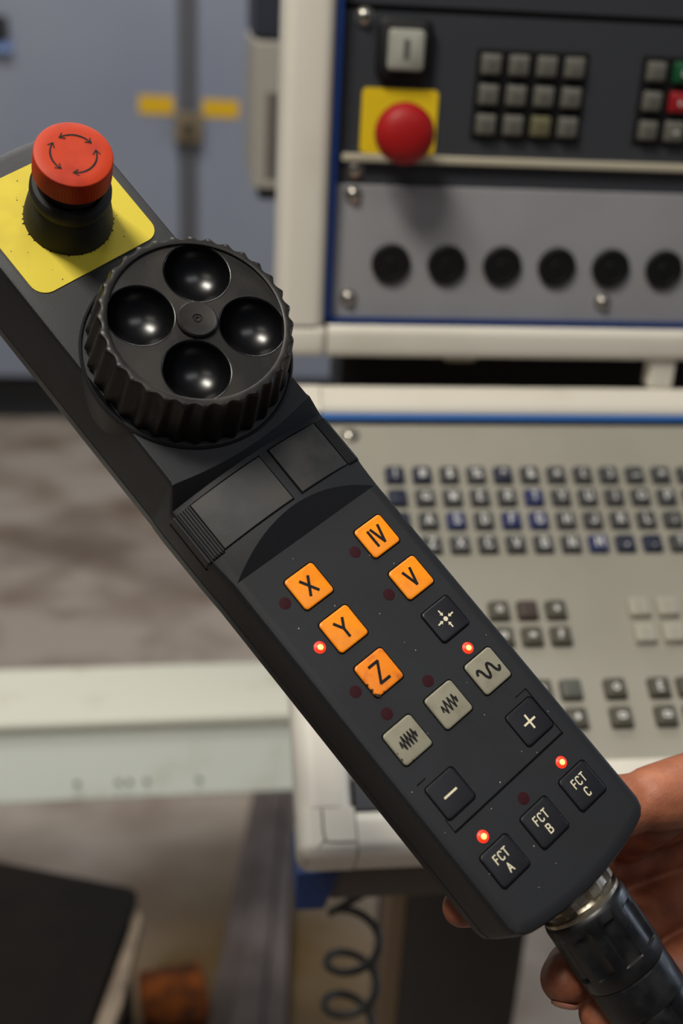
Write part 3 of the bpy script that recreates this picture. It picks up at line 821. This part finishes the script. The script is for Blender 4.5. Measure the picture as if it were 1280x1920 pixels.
def keys():
    def key(u, L, mt, nm, lg, lm, text_label, h=0.75, s=12.4):
        g = MB().prism(rrect(u - s / 2 - .42, u + s / 2 + .42, L - s / 2 - .42, L + s / 2 + .42, 1.5), -.5, .07).build('key_well', M_GAP, pend)
        rs = []
        for d, i in ((0.0, 0), (h * .62, .04), (h * .86, .2), (h, .6)):
            rs.append([(x, y, d) for x, y in rrect(u - s / 2 + i, u + s / 2 - i, L - s / 2 + i, L + s / 2 - i, 1.3)])
        g.name = 'key_well'
        k = MB().rings(rs).build(nm, mt, pend, smooth=40)
        lab(k, text_label)
        g.parent = k
        mb = MB(); lg(mb, u, L, h)
        mb.build('key_legend', lm, k)
        return k
    letter = lambda s, hh=6.6, wd=1.02, adv=.62: (lambda mb, u, L, z: text(mb, s, hh, wd, z, u, L, adv))
    roman = lambda mb, u, L, z: mb.strokes([[(-.34, .5), (-.34, -.5)], [(-.12, .5), (.16, -.5), (.44, .5)]], 1.0, z, u, L, 6.0, 6.0)
    key(-12, 59.2, M_ORANGE, 'axis_key', letter('X', 5.8), M_INK, 'orange X key')
    key(-12, 41.0, M_ORANGE, 'axis_key', letter('Y', 6.2), M_INK, 'orange Y key')
    kz = key(-12, 22.6, M_ORANGE_WORN, 'axis_key', letter('Z', 6.4), M_INK, 'worn orange Z key')
    key(19.2, 59.0, M_ORANGE, 'axis_key', roman, M_INK, 'orange IV key', s=12.0)
    key(19.2, 40.6, M_ORANGE, 'axis_key', letter('V', 5.8), M_INK, 'orange V key', s=12.0)

    def star(mb, u, L, z):
        mb.prism(arc(u, L, .85, 0, 360, 16)[:-1], z, z + .06)
        for a in (4, 94, 184, 274):
            c, s_ = math.cos(math.radians(a)), math.sin(math.radians(a))
            p = lambda r, t: (u + r * c - t * s_, L + r * s_ + t * c)
            mb.prism([p(1.3, 0), p(2.3, .75), p(2.3, -.75)][::-1], z, z + .06)
            mb.prism([p(2.2, .25), p(3.7, .25), p(3.7, -.25), p(2.2, -.25)], z, z + .06)
    key(19.2, 22.4, M_BLACKKEY, 'function_key', star, M_LEGEND, 'black key with four arrows meeting at a dot', h=.55)

    def zig(n, wd, amp):
        def fn(mb, u, L, z):
            pts = [(-wd / 2 - .5, -.9), (-wd / 2, 1.0)]
            for i in range(n):
                x0 = -wd / 2 + wd * i / n
                pts += [(x0 + wd / n * .45, -amp), (x0 + wd / n, amp)]
            pts += [(wd / 2 + .45, -1.0), (wd / 2 + .9, .6)]
            mb.strokes([pts], .58, z, u, L)
        return fn
    kf = key(-19.05, 0, M_GREYKEY, 'feed_key', zig(4, 5.6, 2.2), M_INK, 'grey key with dense zigzag')
    key(0, 0, M_GREYKEY, 'feed_key', zig(3, 5.4, 2.1), M_INK, 'grey key with medium zigzag')

    def sine(mb, u, L, z):
        pts = []
        for i in range(41):
            t = i / 40
            pts.append((-4.3 + 8.6 * t, 2.1 * math.copysign(abs(math.sin(t * 4 * PI + .3 - .6 * t)) ** .65, math.sin(t * 4 * PI + .3 - .6 * t))))
        mb.strokes([pts], .95, z, u + .1, L)
    key(19.05, 0, M_GREYKEY, 'feed_key', sine, M_INK, 'grey key with wavy line')
    key(19.05, -21.6, M_BLACKKEY, 'direction_key', lambda mb, u, L, z: mb.strokes([[(-2.4, 0), (2.4, 0)], [(0, 2.5), (0, -2.5)]], .72, z, u, L), M_LEGEND, 'black plus key', h=.35)
    key(-19.05, -21.6, M_BLACKKEY, 'direction_key', lambda mb, u, L, z: mb.strokes([[(-2.6, 0), (2.6, 0)]], .72, z, u, L), M_LEGEND, 'black minus key', h=.35)
    for u, ch in ((-19.05, 'A'), (0, 'B'), (19.05, 'C')):
        def fct(mb, uu, L, z, ch=ch):
            text(mb, 'FCT', 2.9, .4, z, uu, L + 2.1, .72)
            text(mb, ch, 2.9, .42, z, uu, L - 2.3)
        key(u, -48.6, M_BLACKKEY, 'function_key', fct, M_LEGEND, 'black FCT ' + ch + ' key', h=.45)
    # chipped corners on the worn keys
    for k, L in ((kz, [(-17.9, 19.5, .5), (-18.0, 21.8, .35), (-17.2, 16.8, .6), (-15.0, 16.7, .3), (-17.9, 17.6, .5)]), (kf, [(-24.9, -3.6, .35), (-24.8, -1.2, .22), (-22, -5.9, .25)])):
        g = MB()
        for x, y, s in L:
            g.prism([(x + s * f * math.cos(a), y + s * f * 1.3 * math.sin(a)) for a, f in ((0, 1), (1.1, .7), (2.2, 1.1), (3.3, .8), (4.4, 1.05), (5.4, .7))], .4, .79)
        tag(g.build('chipped_edge', M_GRIME, k), kind='stuff')
    # shallow frame line below the plus and minus keys
    for x0, x1, y0, y1 in ((-26.2, 26.2, -32.0, -31.3), (25.7, 26.1, -31.6, -12.6), (-26.2, -25.9, -31.6, -26.6), (-26.3, -22.5, -13.1, -12.7), (20.8, 26.1, -12.9, -12.6)):
        MB().box(x0, x1, y0, y1, -.3, .05).build('frame_groove', M_GAP, pend)
    for x0, x1, y0, y1 in ((-25.6, 25.9, -31.2, -31.0),):
        MB().box(x0, x1, y0, y1, -.3, .12).build('frame_lip', M_BODY, pend)
    # indicator lamps
    lit = {1, 5, 8, 10}
    for i, (u, L) in enumerate(((-22.3, 59.4), (-22.5, 41), (-22.5, 22.5), (9.1, 59.2), (8.8, 40.7), (18.9, 10.1), (-.2, 10.2), (-18.8, 10.6), (-19.6, -38.4), (-.3, -38.5), (18.6, -38.4))):
        on = i in lit
        rr = 1.75 if on else 2.1
        p = [(rr + .25, -.2), (rr + .25, .04), (rr, .06), (rr * .9, .28), (rr * .6, .48), (.02, .55)] if on else [(rr, -.2), (rr, .05), (rr * .8, .09), (.02, .11)]
        o = MB().lathe(p, 28, (u, L), cap0=False).build('indicator_lamp', M_LED_ON if on else M_LED_OFF, pend, smooth=50)
        lab(o, 'glowing red indicator lamp' if on else 'unlit dark red indicator lamp')
        if on:
            MB().lathe([(rr * .62, .40), (rr * .5, .56), (rr * .25, .62), (.02, .64)], 20, (u + .1, L - .1), cap0=False).build('lamp_core', M_LED_CORE, o, smooth=60)
    # dust specks
    g = MB()
    for i in range(30):
        x, y = random.uniform(-29, 29), random.uniform(-66, 72); s = random.uniform(.1, .2)
        g.prism([(x + s * math.cos(a), y + s * math.sin(a)) for a in (0, 1.3, 2.6, 3.9, 5.1)], 0, .05)
    tag(g.build('dust_specks', M_DIRT, pend), kind='stuff')


keys()


def connector():
    ax = Vector((-.04, -1, -.13)).normalized()
    q = ax.to_track_quat('Z', 'Y').to_matrix().to_4x4()
    xf = Matrix.Translation((0, -71.0, -16.5)) @ q
    nut = MB().lathe([(14.6, 0), (14.6, 4.2), (13.2, 4.8), (13.0, 6.2), (14.4, 6.6), (14.4, 9)], 48, mod=lambda r, z, a: r - (1.4 if abs(((a * 8 / (2 * PI)) % 1) - .5) < .2 and z < 5 else 0)).build('metal_nut', M_CHROME, pend, smooth=30, xf=xf)

    def grip(r, z, a):
        t = (a * 9 / (2 * PI)) % 1
        return r - (1.5 * max(0, math.sin(PI * (t - .18) / .64)) ** .6 if .18 < t < .82 and 13.5 < z < 28 else 0)
    MB().lathe([(14.0, 7.5), (14.8, 8.2), (15.2, 9.6), (15.2, 12.5), (15.2, 13.6), (15.2, 16), (15.2, 24), (15.2, 27.8), (15.2, 28.2), (15.1, 32), (14.6, 33.2), (13.4, 33.4)], 108, cap0=False, mod=grip).build('coupling_ring', M_CONN, pend, smooth=35, xf=xf)
    MB().lathe([(13.2, 33), (14.4, 33.6), (14.6, 34.4), (14.6, 45), (14.2, 45.6), (13.6, 45.8), (13.9, 46.4), (13.9, 56), (12.8, 58), (11.2, 60), (10.4, 76), (8, 80)], 12 * 6, cap0=False, mod=lambda r, z, a: r - (.9 * (1 - abs(2 * ((a * 6 / (2 * PI)) % 1) - 1)) ** 4 if 46 < z < 57 else 0)).build('cable_gland', M_CONN, pend, smooth=30, xf=xf)
    P = [xf @ Vector((0, 0, 70 + 10 * k)) + Vector((0, 0, -0.35 * k * k)) for k in range(22)]
    MB().tube(P, 6.2, 16).build('cable', M_CABLE, pend, smooth=60)


connector()


# ------------------------------------------------------------------ the hand that holds it (coordinates of the pendant)
def hand():
    root = empty('hand', pm)
    tag(root, 'bare right hand gripping the pendant from behind, fingertips curled round the cable', 'hand')
    verts = []; faces = []

    def ball(c, r, n=18, m=10):
        mb = MB()
        rs = []
        for j in range(1, m):
            t = PI * j / m
            rs.append([(c[0] + r * math.sin(t) * math.cos(2 * PI * i / n), c[1] + r * math.sin(t) * math.sin(2 * PI * i / n), c[2] - r * math.cos(t)) for i in range(n)])
        mb.rings(rs); return mb
    acc = MB()

    def cap(p, q, r0, r1):
        P = Vector(p); Q = Vector(q); k = max(2, int((Q - P).length / 1.6))
        for i in range(k + 1):
            t = i / k
            b = ball(P.lerp(Q, t), r0 + (r1 - r0) * t); acc.add(b.v, b.f)

    def chain(js):
        for (p, r), (q, s) in zip(js, js[1:]):
            cap(p, q, r, s)
    # index: from the knuckle at right, joint beside the housing, tip hidden behind it
    chain([((98, -96, -38), 14.5), ((74, -85, -42), 13.8), ((60, -78, -43), 12.5), ((55, -75.6, -43.8), 10.9), ((49, -72.5, -44.5), 11.7), ((32, -64, -46), 10.6), ((10, -56, -45.5), 9.0), ((2, -54, -44.5), 7.8)])
    # middle: behind the housing, the tip showing past its left side
    chain([((96, -114, -118), 15), ((54, -96, -110), 11.5), ((14, -76, -70), 9.8), ((-18, -61, -49), 8.6), ((-25.5, -57.8, -44), 6.9)])
    # ring: under the connector, tip on its left
    chain([((92, -136, -122), 14), ((52, -123, -110), 10.8), ((18, -109, -80), 9.8), ((-5, -101, -52), 9.2), ((-13.5, -98.6, -40.5), 8.8), ((-15.2, -97.6, -36.5), 7.6)])
    # little finger
    chain([((82, -158, -118), 12), ((46, -144, -102), 9.4), ((14, -128, -72), 8.6), ((-4, -118, -53), 8.2), ((-11.5, -115, -41), 7.4)])
    # side of the hand below the index knuckle, palm and wrist
    for a, b in (((100, -98, -50), (100, -104, -118)), ((82, -90, -56), (86, -98, -116)), ((66, -84, -60), (70, -92, -112)), ((114, -104, -60), (108, -160, -118)),
                 ((88, -106, -124), (78, -156, -128)), ((66, -100, -122), (58, -146, -124)), ((104, -112, -122), (98, -164, -128))):
        cap(a, b, 14, 15)
    chain([((122, -134, -114), 24), ((150, -178, -112), 26), ((188, -232, -110), 25)])
    # thumb resting along the right, below the frame edge
    chain([((124, -112, -58), 15), ((128, -128, -32), 12), ((122, -146, -16), 10), ((112, -160, -8), 8)])
    me = bpy.data.meshes.new('hand_raw')
    me.from_pydata([(p[0] * MM, p[1] * MM, p[2] * MM) for p in acc.v], [], acc.f)
    tmp = bpy.data.objects.new('hand_raw', me); COL.objects.link(tmp)
    rm = tmp.modifiers.new('r', 'REMESH'); rm.mode = 'VOXEL'; rm.voxel_size = 0.0011
    sm = tmp.modifiers.new('s', 'SMOOTH'); sm.iterations = 7; sm.factor = 0.5
    dg = bpy.context.evaluated_depsgraph_get()
    fin = bpy.data.meshes.new_from_object(tmp.evaluated_get(dg))
    bpy.data.objects.remove(tmp); bpy.data.meshes.remove(me)
    fin.name = 'hand_body'
    fin.polygons.foreach_set('use_smooth', [True] * len(fin.polygons))
    fin.materials.clear(); fin.materials.append(skin_material())
    link('hand_body', fin, root)
    # nails
    for c, d, s in (((-20.2, -104.2, -39), (-.72, -.62, -.1), .95), ((-17.6, -119.5, -43), (-.7, -.6, .1), .85)):
        D = Vector(d).normalized(); qq = D.to_track_quat('Z', 'X').to_matrix().to_4x4()
        mb = MB().lathe([(5.2 * s, -1.2), (5.0 * s, -.2), (3.6 * s, .5), (1.8 * s, .8), (.02, .9)], 24, cap0=True)
        mb.build('nail', M_NAIL, root, smooth=60, xf=Matrix.Translation(c) @ qq)


hand()
